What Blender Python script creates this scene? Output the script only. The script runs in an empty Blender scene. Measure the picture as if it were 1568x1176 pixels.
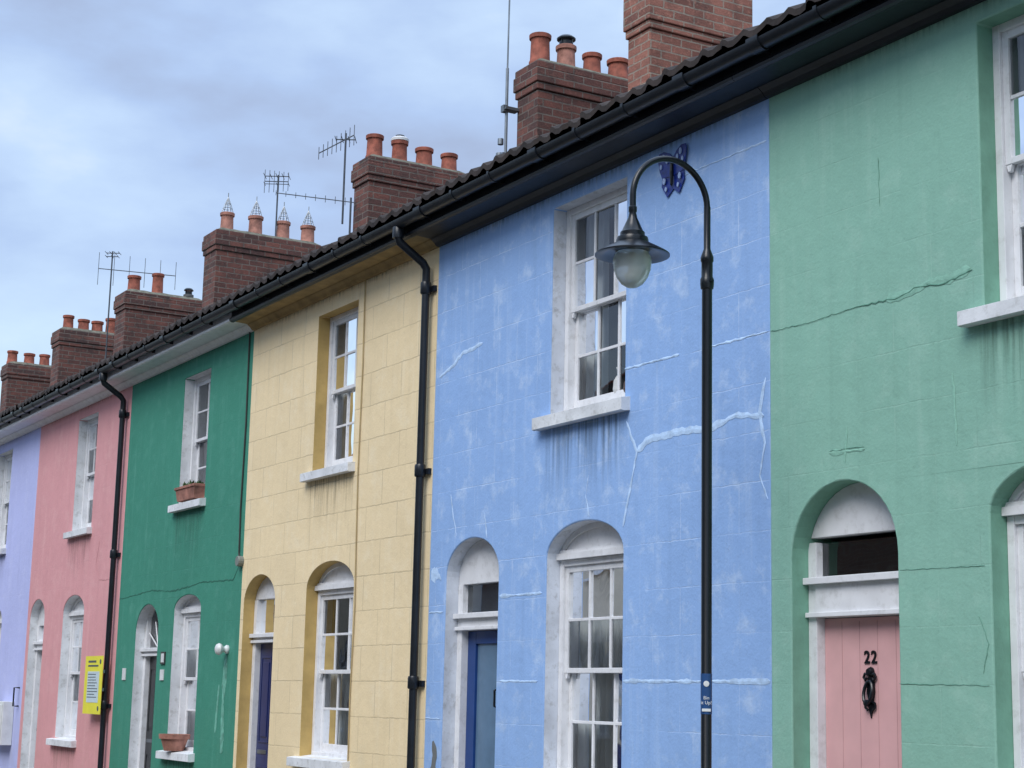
import bpy, bmesh, math, random
from mathutils import Vector, Matrix
random.seed(7)
sc=bpy.context.scene
COL=bpy.context.collection
# ------------------------------------------------------------------ nodes
class NT:
    def __init__(s,tree): s.t=tree
    def n(s,typ,ins=None,**kw):
        nd=s.t.nodes.new(typ)
        for k,v in kw.items(): setattr(nd,k,v)
        for k,v in (ins or {}).items():
            sk=nd.inputs[k]
            if isinstance(v,bpy.types.NodeSocket): s.t.links.new(v,sk)
            else: sk.default_value=v
        return nd
    def math(s,op,a,b=0.0,c=0.0,clamp=False):
        return s.n("ShaderNodeMath",{0:a,1:b,2:c},operation=op,use_clamp=clamp).outputs[0]
    def mix(s,fac,a,b,bt='MIX'):
        nd=s.n("ShaderNodeMix",{0:fac},data_type='RGBA',blend_type=bt)
        for i,v in ((6,a),(7,b)):
            if isinstance(v,bpy.types.NodeSocket): s.t.links.new(v,nd.inputs[i])
            else: nd.inputs[i].default_value=v
        return nd.outputs[2]
    def noise(s,vec,scale,detail=4,rough=.55):
        return s.n("ShaderNodeTexNoise",{'Vector':vec,'Scale':scale,'Detail':detail,'Roughness':rough}).outputs[0]
    def rng(s,v,a,b,c,d):
        return s.n("ShaderNodeMapRange",{0:v,1:a,2:b,3:c,4:d}).outputs[0]
def c4(c): return (c[0],c[1],c[2],1.0)
def newmat(name):
    m=bpy.data.materials.new(name); m.use_nodes=True
    t=m.node_tree; p=t.nodes["Principled BSDF"]
    return m,NT(t),p
_mc={}
def M(name,col,rough=.55,metal=0.0,var=.12,nscale=6,bump=.15,bscale=70,dirt=0.0,spec=.4):
    if name in _mc: return _mc[name]
    m,N,p=newmat(name)
    pos=N.n("ShaderNodeNewGeometry").outputs['Position']
    a=N.noise(pos,nscale,3)
    f=N.rng(a,.3,.7,1-var,1+var)
    cm=N.mix(1.0,c4(col),N.n("ShaderNodeCombineColor",{0:f,1:f,2:f}).outputs[0],'MULTIPLY')
    if dirt>0:
        d=N.rng(N.noise(pos,14,4,.7),.52,.72,0,dirt)
        cm=N.mix(d,cm,(col[0]*.35,col[1]*.33,col[2]*.28,1))
    N.t.links.new(cm,p.inputs['Base Color'])
    p.inputs['Roughness'].default_value=rough
    p.inputs['Metallic'].default_value=metal
    p.inputs['Specular IOR Level'].default_value=spec
    if bump>.16:
        b=N.n("ShaderNodeBump",{'Strength':bump,'Distance':.004,'Height':N.noise(pos,bscale,2)})
        N.t.links.new(b.outputs[0],p.inputs['Normal'])
    _mc[name]=m
    return m
def stucco(name,col,light=None,lines=.5,seed=0.,darklines=0.0,course=.307,off=.206,mort=.0045,mottle=.45,minvis=.1,tone_=.06):
    """painted render scored to look like ashlar"""
    m,N,p=newmat(name)
    light=light or tuple(min(1,c*1.1+.07) for c in col)
    dark=tuple(c*.72 for c in col)
    pos=N.n("ShaderNodeNewGeometry").outputs['Position']
    ps=N.n("ShaderNodeVectorMath",{0:pos,1:(seed,seed*.37,0)},operation='ADD').outputs[0]
    sx=N.n("ShaderNodeSeparateXYZ",{0:ps}); x,z=sx.outputs[0],sx.outputs[2]
    big=N.noise(ps,.8,3,.6)
    st=N.noise(N.n("ShaderNodeMapping",{'Vector':ps,'Scale':(9,9,.55)}).outputs[0],1.0,3,.65)
    med=N.noise(ps,4.5,5,.7)
    fine=N.noise(ps,55,2,.6)
    c=N.mix(N.rng(big,.35,.7,0,.28),c4(col),c4(dark))
    c=N.mix(N.rng(st,.54,.75,0,.30),c,c4(dark))
    c=N.mix(N.rng(st,.44,.25,0,.35),c,c4(light))
    c=N.mix(N.rng(med,.53,.74,0,mottle),c,c4(light))
    c=N.mix(N.rng(med,.40,.28,0,.28),c,c4(dark))
    c=N.mix(N.rng(fine,.35,.7,0,.14),c,c4(dark))
    c=N.mix(N.rng(fine,.68,.76,0,.4),c,c4(tuple(v*.5 for v in col)))
    # splash-back dirt near the pavement
    c=N.mix(N.math('MULTIPLY',N.rng(z,.2,1.7,.5,0),N.rng(med,.35,.65,.2,1)),c,c4((col[0]*.55+.02,col[1]*.55+.015,col[2]*.5)))
    zz=N.math('ADD',N.math('SUBTRACT',z,off),N.rng(st,0,1,-.012,.012))
    br=N.n("ShaderNodeTexBrick",{'Vector':N.n("ShaderNodeCombineXYZ",{0:x,1:zz,2:0.}).outputs[0],'Scale':1.0,
        'Mortar Size':mort,'Mortar Smooth':.3,'Brick Width':.62,'Row Height':course,'Color1':(0,0,0,1),'Color2':(1,1,1,1),'Mortar':(.5,.5,.5,1)},offset=.5)
    vis=N.math('MULTIPLY',N.rng(big,.38,.58,max(.15,minvis),1),N.rng(med,.38,.54,minvis,1))
    lmask=N.math('MULTIPLY',br.outputs['Fac'],vis)
    tone=N.n("ShaderNodeSeparateColor",{0:br.outputs['Color']}).outputs[0]
    c=N.mix(N.math('MULTIPLY',tone,tone_),c,c4(dark))
    lite=N.rng(st,.42+darklines*.3,.54+darklines*.3,0,1)
    lc=N.mix(lite,c4(tuple(v*.62 for v in col)),c4(light))
    c=N.mix(N.math('MULTIPLY',lmask,lines),c,lc)
    N.t.links.new(c,p.inputs['Base Color'])
    p.inputs['Roughness'].default_value=.8
    p.inputs['Specular IOR Level'].default_value=.2
    h=N.math('MULTIPLY',N.noise(ps,60,2,.6),.13)
    h=N.math('ADD',h,N.math('MULTIPLY',N.noise(ps,6,3,.6),.6))
    h=N.math('SUBTRACT',h,N.math('MULTIPLY',lmask,.12*min(1,lines*2)))
    b=N.n("ShaderNodeBump",{'Strength':.6,'Distance':.018,'Height':h})
    N.t.links.new(b.outputs[0],p.inputs['Normal'])
    return m
def brickmat(name,c1,c2,mort,soot=.6):
    m,N,p=newmat(name)
    g=N.n("ShaderNodeNewGeometry"); pos=g.outputs['Position']
    sx=N.n("ShaderNodeSeparateXYZ",{0:pos}); sn=N.n("ShaderNodeSeparateXYZ",{0:g.outputs['True Normal']})
    ax=N.math('GREATER_THAN',N.math('ABSOLUTE',sn.outputs[0]),.5)
    u=N.math('ADD',N.math('MULTIPLY',ax,sx.outputs[1]),N.math('MULTIPLY',N.math('SUBTRACT',1.0,ax),sx.outputs[0]))
    wn=N.noise(pos,9,2)
    vec=N.n("ShaderNodeCombineXYZ",{0:N.math('ADD',u,N.rng(wn,0,1,-.008,.008)),1:N.math('ADD',sx.outputs[2],N.rng(wn,0,1,-.007,.007)),2:0.}).outputs[0]
    br=N.n("ShaderNodeTexBrick",{'Vector':vec,'Scale':1.0,'Mortar Size':.008,'Mortar Smooth':.15,
        'Brick Width':.225,'Row Height':.078,'Color1':c4(c1),'Color2':c4(c2),'Mortar':c4(mort),'Bias':0.0},offset=.5)
    n1=N.noise(pos,5,4,.7)
    c=N.mix(N.rng(n1,.44,.70,0,soot),br.outputs[0],(.040,.030,.027,1))
    c=N.mix(N.rng(N.noise(pos,22,3,.7),.56,.72,0,.5),c,(c1[0]*1.6,c1[1]*1.9,c1[2]*1.9,1))
    N.t.links.new(c,p.inputs['Base Color']); p.inputs['Roughness'].default_value=.85
    h=N.math('ADD',N.math('MULTIPLY',br.outputs[1],-.8),N.math('MULTIPLY',N.noise(pos,50,2,.7),.45))
    N.t.links.new(N.n("ShaderNodeBump",{'Strength':.9,'Distance':.014,'Height':h}).outputs[0],p.inputs['Normal'])
    return m
def glassmat():
    m,N,p=newmat("window_glass"); t=N.t; t.nodes.remove(p)
    pos=N.n("ShaderNodeNewGeometry").outputs['Position']
    bm=N.n("ShaderNodeBump",{'Strength':.22,'Distance':.01,'Height':N.noise(pos,3.5,1)}).outputs[0]
    fr=N.n("ShaderNodeFresnel",{'IOR':1.5,'Normal':bm}).outputs[0]
    fac=N.math('ADD',N.math('MULTIPLY',fr,1.3),.02,clamp=True)
    tr=N.n("ShaderNodeBsdfTransparent",{0:(.86,.9,.9,1)})
    gl=N.n("ShaderNodeBsdfGlossy",{'Color':(.95,.97,1,1),'Roughness':.015,'Normal':bm})
    mx=N.n("ShaderNodeMixShader",{0:fac,1:tr.outputs[0],2:gl.outputs[0]})
    t.links.new(mx.outputs[0],t.nodes["Material Output"].inputs[0])
    return m
GLASS=glassmat()
def grimemat():
    m,N,p=newmat("rain_streak_grime")
    pos=N.n("ShaderNodeNewGeometry").outputs['Position']
    g=N.n("ShaderNodeSeparateXYZ",{0:N.n("ShaderNodeTexCoord").outputs['Generated']})
    st=N.noise(N.n("ShaderNodeMapping",{'Vector':pos,'Scale':(26,1,1.1)}).outputs[0],1.0,3,.6)
    fade=N.math('MULTIPLY',N.rng(g.outputs[2],0,1,0,1),N.rng(N.math('ABSOLUTE',N.math('SUBTRACT',g.outputs[0],.5)),.36,.5,1,0))
    a=N.math('MULTIPLY',N.math('MULTIPLY',fade,fade),N.rng(st,.42,.68,0,.55))
    p.inputs['Base Color'].default_value=(.07,.08,.07,1); p.inputs['Roughness'].default_value=.95; p.inputs['Specular IOR Level'].default_value=.0
    N.t.links.new(a,p.inputs['Alpha'])
    return m
GRIME=grimemat()
WHITE=M("white_gloss_paint",(.73,.74,.76),.38,var=.07,dirt=.28,bump=.12)
MASON=M("white_masonry_paint",(.68,.70,.72),.7,var=.14,nscale=4,dirt=.45,bump=.5,bscale=30)
GREYW=M("grey_white_masonry_paint",(.60,.64,.71),.7,var=.16,nscale=4,dirt=.45,bump=.5,bscale=30)
BLACK=M("black_gutter_plastic",(.010,.013,.018),.33,var=.3,bump=.2,bscale=25,dirt=.2)
BLACKW=M("black_fascia_paint",(.010,.013,.018),.4,var=.3,bump=.3,bscale=25)
POST=M("black_post_paint",(.005,.007,.010),.28,var=.2,bump=.1)
TILE=M("clay_tile_dark",(.030,.022,.019),.85,var=.5,nscale=5,bump=.8,bscale=40)
CURT=M("net_curtain",(.50,.51,.52),.9,var=.05,bump=0)
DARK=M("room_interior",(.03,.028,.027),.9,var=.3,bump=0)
BLIND=M("grey_blind",(.22,.25,.29),.7,var=.1)
TERRA=M("terracotta",(.27,.080,.050),.75,var=.45,nscale=9,bump=.4,bscale=30,dirt=.6)
TERRA2=M("terracotta_pale",(.34,.155,.115),.75,var=.4,nscale=9,bump=.4,bscale=30,dirt=.5)
METAL=M("galvanised_metal",(.22,.24,.26),.45,metal=.8,var=.2,bump=.1)
ALU=M("aerial_aluminium",(.08,.09,.105),.5,metal=.4,var=.2,bump=0)
MORTAR=M("chimney_mortar",(.13,.125,.095),.95,var=.4,nscale=12,bump=.9,bscale=30,dirt=.6)
BR1=brickmat("chimney_brick_dark",(.175,.064,.047),(.070,.032,.028),(.16,.13,.11),.7)
BR2=brickmat("chimney_brick_red",(.33,.135,.095),(.18,.07,.05),(.30,.24,.19),.45)
BRT=brickmat("terrace_brick",(.24,.11,.07),(.16,.075,.05),(.25,.22,.19),.3)
STONE=M("stone",(.32,.30,.27),.85,var=.2,bump=.5,bscale=30)
# ------------------------------------------------------------------ mesh helpers
def link(o,parent=None):
    COL.objects.link(o)
    if parent is not None: o.parent=parent
    return o
def empty(name):
    e=bpy.data.objects.new(name,None); e.empty_display_size=.3; return link(e)
class B:
    def __init__(s): s.v=[];s.f=[];s.m=[];s.mats=[]
    def mi(s,mat):
        if mat not in s.mats: s.mats.append(mat)
        return s.mats.index(mat)
    def raw(s,vs,fs,mat):
        o=len(s.v); s.v+=[tuple(v) for v in vs]; k=s.mi(mat)
        for f in fs: s.f.append([i+o for i in f]); s.m.append(k)
    def box(s,x0,x1,y0,y1,z0,z1,mat):
        s.raw([(x0,y0,z0),(x1,y0,z0),(x1,y1,z0),(x0,y1,z0),(x0,y0,z1),(x1,y0,z1),(x1,y1,z1),(x0,y1,z1)],
          [(0,3,2,1),(4,5,6,7),(0,1,5,4),(1,2,6,5),(2,3,7,6),(3,0,4,7)],mat)
    def prism(s,pts,y0,y1,mat):
        n=len(pts)
        s.raw([(x,y0,z) for x,z in pts]+[(x,y1,z) for x,z in pts],
          [list(range(n)),list(range(2*n-1,n-1,-1))]+[(i,i+n,(i+1)%n+n,(i+1)%n) for i in range(n)],mat)
    def xprism(s,pts,x0,x1,mat):
        n=len(pts)
        s.raw([(x0,y,z) for y,z in pts]+[(x1,y,z) for y,z in pts],
          [list(range(n)),list(range(2*n-1,n-1,-1))]+[(i,i+n,(i+1)%n+n,(i+1)%n) for i in range(n)],mat)
    def lathe(s,prof,loc,mat,seg=20,axis='Z'):
        vs=[];fs=[]
        for r,z in prof:
            for i in range(seg):
                a=2*math.pi*i/seg; q=(r*math.cos(a),r*math.sin(a),z)
                if axis=='Y': q=(q[0],q[2],q[1])
                if axis=='X': q=(q[2],q[0],q[1])
                vs.append((q[0]+loc[0],q[1]+loc[1],q[2]+loc[2]))
        for j in range(len(prof)-1):
            for i in range(seg):
                k=(i+1)%seg
                fs.append((j*seg+i,j*seg+k,(j+1)*seg+k,(j+1)*seg+i))
        if prof[0][0]>1e-4: fs.append(list(range(seg))[::-1])
        if prof[-1][0]>1e-4: fs.append([(len(prof)-1)*seg+i for i in range(seg)])
        s.raw(vs,fs,mat)
    def tube(s,pts,r,mat,seg=8):
        pts=[Vector(p) for p in pts]; vs=[];fs=[]
        up0=None
        for i,p in enumerate(pts):
            d=(pts[min(i+1,len(pts)-1)]-pts[max(i-1,0)]).normalized()
            if up0 is None: up0=Vector((0,0,1)) if abs(d.z)<.9 else Vector((1,0,0))
            a=(up0-d*up0.dot(d)).normalized(); b=d.cross(a); up0=a
            rr=r[i] if isinstance(r,(list,tuple)) else r
            for k in range(seg):
                t=2*math.pi*k/seg; vs.append(p+a*rr*math.cos(t)+b*rr*math.sin(t))
        for j in range(len(pts)-1):
            for i in range(seg):
                k=(i+1)%seg; fs.append((j*seg+i,j*seg+k,(j+1)*seg+k,(j+1)*seg+i))
        fs.append(list(range(seg))[::-1]); fs.append([(len(pts)-1)*seg+i for i in range(seg)])
        s.raw(vs,fs,mat)
    def obj(s,name,parent=None,bevel=0,smooth=False):
        me=bpy.data.meshes.new(name); me.from_pydata(s.v,[],s.f); 
        for m in s.mats: me.materials.append(m)
        for i,p in enumerate(me.polygons): p.material_index=s.m[i]
        bm=bmesh.new(); bm.from_mesh(me); bmesh.ops.recalc_face_normals(bm,faces=bm.faces); bm.to_mesh(me); bm.free()
        o=link(bpy.data.objects.new(name,me),parent)
        if smooth:
            for p in me.polygons: p.use_smooth=True
            try: me.set_sharp_from_angle(angle=math.radians(38))
            except Exception: pass
        if bevel:
            b=o.modifiers.new("bev",'BEVEL'); b.width=bevel; b.segments=2; b.limit_method='ANGLE'; b.angle_limit=math.radians(40)
        return o
def arcpts(x0,x1,spring,apex,n=20):
    cx=(x0+x1)/2;a=(x1-x0)/2;r=apex-spring
    return [(cx+a*math.cos(math.pi*i/n),spring+r*math.sin(math.pi*i/n)) for i in range(n+1)]
def wallmesh(name,x0,x1,z0,z1,ops,th,mat,rev,parent):
    cu=bpy.data.curves.new(name,'CURVE'); cu.dimensions='2D'; cu.fill_mode='BOTH'; cu.extrude=th/2
    def sp(pts):
        s=cu.splines.new('POLY'); s.points.add(len(pts)-1)
        for i,(a,b) in enumerate(pts): s.points[i].co=(a,b,0,1)
        s.use_cyclic_u=True
    sp([(x0,z0),(x1,z0),(x1,z1),(x0,z1)])
    for o in ops:
        if o.get('apex'): pts=[(o['x0'],o['z0']),(o['x1'],o['z0'])]+arcpts(o['x0'],o['x1'],o['z1'],o['apex'])
        else: pts=[(o['x0'],o['z0']),(o['x1'],o['z0']),(o['x1'],o['z1']),(o['x0'],o['z1'])]
        sp(pts)
    tmp=bpy.data.objects.new("tmp",cu); COL.objects.link(tmp); bpy.context.view_layer.update()
    me=bpy.data.meshes.new_from_object(tmp.evaluated_get(bpy.context.evaluated_depsgraph_get()))
    bpy.data.objects.remove(tmp)
    me.name=name
    me.materials.clear(); me.materials.append(mat); me.materials.append(rev)
    for v in me.vertices:
        a,b,c=v.co; v.co=(a,c+th/2,b)
    bm=bmesh.new(); bm.from_mesh(me); bmesh.ops.remove_doubles(bm,verts=bm.verts,dist=1e-4)
    bmesh.ops.recalc_face_normals(bm,faces=bm.faces)
    for f in bm.faces:
        f.smooth=False; c=f.calc_center_median()
        f.material_index=1 if (abs(f.normal.y)<.5 and x0+.02<c.x<x1-.02 and z0+.02<c.z<z1-.02) else 0
    bm.to_mesh(me); bm.free()
    o=link(bpy.data.objects.new(name,me),parent)
    b=o.modifiers.new("bev",'BEVEL'); b.width=.009; b.segments=2; b.limit_method='ANGLE'; b.angle_limit=math.radians(40); b.material=0
    return o
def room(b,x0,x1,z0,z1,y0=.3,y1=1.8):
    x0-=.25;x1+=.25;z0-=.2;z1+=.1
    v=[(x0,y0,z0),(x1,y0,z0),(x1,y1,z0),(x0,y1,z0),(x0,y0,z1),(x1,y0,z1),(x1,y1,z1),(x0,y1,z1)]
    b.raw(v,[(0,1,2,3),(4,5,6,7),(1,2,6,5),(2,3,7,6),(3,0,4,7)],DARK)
def curtain(b,x0,x1,z0,z1,y=.27,amp=.024,per=.085):
    n=max(6,int((x1-x0)/.010)); ph=random.random()*6
    top=[];bot=[]
    for i in range(n+1):
        x=x0+(x1-x0)*i/n; w=math.sin(2*math.pi*x/per+ph+1.5*math.sin(x*9))
        top.append((x,y+amp*.6*w,z1)); bot.append((x+.006*w,y+amp*w,z0))
    b.raw(top+bot,[(i,i+1,i+n+2,i+n+1) for i in range(n)],CURT)
def sash(parent,x0,x1,z0,z1,zm,cols=3,rows=2,cur='net',y=.12,frame=WHITE,extra=None):
    b=B()
    fw=.05
    b.box(x0,x0+fw,y,y+.14,z0,z1,frame); b.box(x1-fw,x1,y,y+.14,z0,z1,frame)
    b.box(x0+fw,x1-fw,y+.003,y+.14,z1-.045,z1,frame)
    b.box(x0+fw,x1-fw,y-.02,y+.14,z0,z0+.045,frame)
    a0,a1=x0+fw,x1-fw
    g=B()
    for (s0,s1,ys,rt,rb) in ((zm-.018,z1-.045,y+.02,.045,.036),(z0+.045,zm+.018,y+.062,.036,.075)):
        st=.042
        b.box(a0,a0+st,ys,ys+.035,s0,s1,frame); b.box(a1-st,a1,ys,ys+.035,s0,s1,frame)
        b.box(a0+st,a1-st,ys+.002,ys+.035,s1-rt,s1,frame); b.box(a0+st,a1-st,ys+.002,ys+.035,s0,s0+rb,frame)
        if ys<y+.05: # sash horns
            for xa in (a0,a1-st): b.prism([(xa,s0),(xa+st,s0),(xa+st*.7,s0-.04),(xa+st*.3,s0-.04)],ys+.004,ys+.03,frame)
        gx0,gx1,gz0,gz1=a0+st,a1-st,s0+rb,s1-rt
        for i in range(1,cols):
            xc=gx0+(gx1-gx0)*i/cols; b.box(xc-.011,xc+.011,ys+.005,ys+.03,gz0,gz1,frame)
        for i in range(1,rows):
            zc=gz0+(gz1-gz0)*i/rows; b.box(gx0,gx1,ys+.007,ys+.028,zc-.011,zc+.011,frame)
        for i in range(cols):
            for j in range(rows):
                pa=gx0+(gx1-gx0)*i/cols; pb=gx0+(gx1-gx0)*(i+1)/cols
                qa=gz0+(gz1-gz0)*j/rows; qb=gz0+(gz1-gz0)*(j+1)/rows
                t=[random.uniform(-.0025,.0025) for _ in range(3)]
                yy=ys+.018
                g.raw([(pa,yy+t[0],qa),(pb,yy+t[1],qa),(pb,yy+t[1]+t[2],qb),(pa,yy+t[0]+t[2],qb)],[(0,1,2,3)],GLASS)
    b.obj("sash_frame",parent,bevel=.003)
    g.obj("window_glass",parent)
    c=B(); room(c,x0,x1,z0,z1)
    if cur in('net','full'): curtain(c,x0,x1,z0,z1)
    if cur=='half': curtain(c,x0,x1,z0,zm)
    if cur=='drapes':
        curtain(c,x0,x0+(x1-x0)*.34,z0,z1,per=.055); curtain(c,x1-(x1-x0)*.30,x1,z0,z1,per=.055)
    if cur=='mostly':
        curtain(c,x0,x0+(x1-x0)*.62,z0,z1,per=.09); curtain(c,x1-(x1-x0)*.25,x1,z0,z1,per=.055)
    if cur=='left': curtain(c,x0,x0+(x1-x0)*.35,z0,z1)
    if extra: extra(c)
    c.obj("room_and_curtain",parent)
def sill(parent,x0,x1,z,mat=MASON,ext=.12,exr=.06,h=.09,proj=.075):
    b=B(); b.xprism([(.12,z+.015),(-proj,z-.012),(-proj,z-h),(-proj+.02,z-h-.004),(.0-.002,z-h),(-.002,z-h+.002),(.12,z-h+.002)],x0-ext,x1+exr,mat)
    b.obj("window_sill",parent,bevel=.007)
    g=B(); zt=z-h-.002; zb=max(.05,zt-random.uniform(.55,.85))
    g.raw([(x0-ext-.03,-.0022,zb),(x1+exr+.03,-.0022,zb),(x1+exr+.03,-.0022,zt),(x0-ext-.03,-.0022,zt)],[(0,1,2,3)],GRIME)
    g.obj("sill_streaks",parent)
def archedwindow(parent,o,zm,zs,**kw):
    x0,x1,spring,apex=o['x0'],o['x1'],o['z1'],o['apex']
    b=B()
    b.prism([(x0+.001,zs),(x1-.001,zs)]+[(p[0],p[1]-.001) for p in arcpts(x0+.001,x1-.001,spring,apex)],.135,.2,WHITE)
    b.box(x0+.002,x1-.002,.085,.134,zs-.01,zs+.035,WHITE)
    b.box(x0+.002,x1-.002,.105,.134,zs+.035,zs+.06,WHITE)
    A_=arcpts(x0+.002,x1-.002,spring,apex); I=arcpts(x0+.04,x1-.04,spring,apex-.04)
    vs=[(p[0],.118,p[1]) for p in A_]+[(p[0],.118,p[1]) for p in I]+[(p[0],.134,p[1]) for p in I]
    n=len(A_)
    b.raw(vs,[(i,i+1,n+i+1,n+i) for i in range(n-1)]+[(n+i,n+i+1,2*n+i+1,2*n+i) for i in range(n-1)],WHITE)
    b.obj("arch_panel",parent)
    sash(parent,x0+.002,x1-.002,o['z0'],zs-.011,zm,**kw)
def door(parent,o,mat,ztr=(2.16,2.30),zfan=2.52,style='panel',fan='blind',y=.12):
    x0,x1,spring,apex=o['x0'],o['x1'],o['z1'],o['apex']; b=B()
    fw=.075
    b.box(x0+.001,x0+fw,y,y+.12,o['z0'],zfan,WHITE); b.box(x1-fw,x1-.001,y,y+.12,o['z0'],zfan,WHITE)
    b.box(x0+fw,x1-fw,y-.01,y+.12,ztr[0],ztr[1],WHITE)
    b.box(x0+.002,x1-.002,y-.045,y-.0115,ztr[1]-.045,ztr[1]-.005,WHITE)
    b.box(x0+.002,x1-.002,y-.028,y-.0115,ztr[0]+.002,ztr[0]+.03,WHITE)
    if zfan<apex-.03:
        pts=[p for p in arcpts(x0+.002,x1-.002,spring,apex) if p[1]>zfan]
        if zfan<=spring: pts=arcpts(x0+.002,x1-.002,spring,apex); lo=[(x0+.002,zfan),(x1-.002,zfan)]
        else: lo=[]
        b.prism(lo+pts,y+.004,y+.1,WHITE)
    b.obj("door_frame",parent,bevel=.003)
    g=B(); g.raw([(x0+fw,y+.05,ztr[1]),(x1-fw,y+.05,ztr[1]),(x1-fw,y+.05,zfan),(x0+fw,y+.05,zfan)],[(0,1,2,3)],GLASS)
    g.obj("fanlight_glass",parent)
    c=B()
    c.box(x0+fw,x1-fw,y+.09,y+.11,ztr[1],zfan,BLIND if fan=='blind' else DARK)
    if fan=='sun':
        cx=(x0+x1)/2
        for k in range(1,5):
            a=math.pi*k/5
            c.tube([(cx,y+.035,ztr[1]),(cx+.45*math.cos(a),y+.035,ztr[1]+.32*math.sin(a))],.008,WHITE,6)
    c.obj("fanlight_backing",parent)
    d=B(); dx0,dx1=x0+fw+.002,x1-fw-.002; yd=y+.06; zt=ztr[0]-.004; zb=o['z0']+.02
    w=dx1-dx0
    if style=='glazed':
        d.box(dx0,dx0+.13,yd,yd+.045,zb,zt,mat); d.box(dx1-.13,dx1,yd,yd+.045,zb,zt,mat)
        d.box(dx0+.13,dx1-.13,yd+.001,yd+.045,zt-.1,zt,mat); d.box(dx0+.13,dx1-.13,yd+.001,yd+.045,zb,zb+.75,mat)
        d.box(dx0+.13,dx1-.13,yd+.02,yd+.03,zb+.75,zt-.1,M("obscured_glass",(.11,.19,.29),.18,var=.1))
        d.lathe([(0,-.05),(.022,-.045),(.028,-.03),(.014,-.012),(.014,0)],(dx1-.05,yd,1.05),METAL,14,'Y')
        d.tube([(dx1-.17,yd-.002,1.70),(dx1-.17,yd-.05,1.68),(dx1-.17,yd-.05,1.56),(dx1-.17,yd-.002,1.54)],.009,POST)
    else:
        d.box(dx0,dx1,yd,yd+.045,zb,zt,mat)
        for (pa,pb) in ((.08,.46),(.54,.92)):
            for (qa,qb) in ((zb+.18,zb+.72),(zb+.95,zt-.13)):
                xa,xb=dx0+w*pa,dx0+w*pb
                if style=='plank': continue
                t=.018
                d.box(xa,xb,yd-.008,yd-.0005,qa,qa+t,mat); d.box(xa,xb,yd-.008,yd-.0005,qb-t,qb,mat)
                d.box(xa,xa+t,yd-.007,yd-.0005,qa+t,qb-t,mat); d.box(xb-t,xb,yd-.007,yd-.0005,qa+t,qb-t,mat)
                d.box(xa+.05,xb-.05,yd-.010,yd-.0005,qa+.06,qb-.06,mat)
        if style=='plank':
            n=5
            for i in range(1,n): d.box(dx0+w*i/n-.0018,dx0+w*i/n+.0018,yd-.002,yd+.0,zb+.02,zt-.02,M("groove_"+mat.name,(.48,.28,.28),.6))
        d.box(dx0+.04,dx0+.27,yd-.006,yd-.0006,1.02,1.06,METAL)
        d.lathe([(0,-.05),(.022,-.045),(.028,-.03),(.014,-.012),(.014,0)],(dx1-.06,yd,1.0),METAL,14,'Y')
    d.obj("door",parent,bevel=.003)
    s=B(); s.box(x0+.002,x1-.002,-.03,y+.12,.0,o['z0']-.002,STONE); s.obj("door_step",parent,bevel=.01)
# ------------------------------------------------------------------ roof
PITCH=math.tan(math.radians(28)); EY=-.375; EZ=5.650; RY=3.7
RZ=EZ+(RY-EY)*PITCH
def roof(parent,x0,x1):
    b=B(); tw=.205; nt=round((x1-x0)/tw); tw=(x1-x0)/nt; k=6
    prof=[(0,.024),(.10,.032),(.22,.024),(.38,.006),(.62,.0),(.85,.010)]
    nc=14; L=(RY-EY)/nc
    vs=[];fs=[];cols=nt*k+1
    offs=[[random.uniform(-.008,.008) for _ in range(nt+1)] for _ in range(nc)]
    ed=[random.uniform(-.020,.010) for _ in range(nt+1)]
    def line(y,z,c,skirt=0,edge=False):
        for i in range(cols):
            t,j=divmod(i,k)
            h=prof[j][1] if i<cols-1 else prof[0][1]
            xx=x0+(t+ (prof[j][0] if i<cols-1 else 0))*tw
            yy=y+(ed[t] if edge else 0)
            vs.append((xx,yy,z+h*1.25-skirt+offs[c][min(t,nt)]*.9))
    lines=0
    for c in range(nc):
        y=EY+c*L; z=EZ+c*L*PITCH
        line(y,z,c,.022,c==0); line(y,z+.020,c,0,c==0); line(y+L*1.02,z+L*PITCH,c); lines+=3
    for r in range(lines-1):
        for i in range(cols-1):
            fs.append((r*cols+i,r*cols+i+1,(r+1)*cols+i+1,(r+1)*cols+i))
    b.raw(vs,fs,TILE)
    b.raw([(x0,RY,RZ+.03),(x1,RY,RZ+.03),(x1,RY+4.1,RZ-4.1*PITCH),(x0,RY+4.1,RZ-4.1*PITCH)],[(0,1,2,3)],TILE)
    b.raw([(x0,EY+.1,EZ-.01),(x1,EY+.1,EZ-.01),(x1,RY,RZ-.06),(x0,RY,RZ-.06)],[(0,1,2,3)],DARK)
    b.obj("roof_tiles",parent)
    r=B(); n=round((x1-x0)/.45); 
    for i in range(n):
        a=x0+(x1-x0)*i/n; e=x0+(x1-x0)*(i+1)/n
        vs=[];m=8
        for xx,rr in((a+.004,.13),(e+.02,.118)):
            for q in range(m+1):
                t=math.pi*q/m; vs.append((xx,RY+rr*math.cos(t),RZ-.03+rr*math.sin(t)))
        r.raw(vs,[(q,q+1,m+2+q,m+1+q) for q in range(m)]+[list(range(m+1))],TERRA)
    r.obj("ridge_tiles",parent)
GC=(-.345,5.592) ; GR=.060
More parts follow.
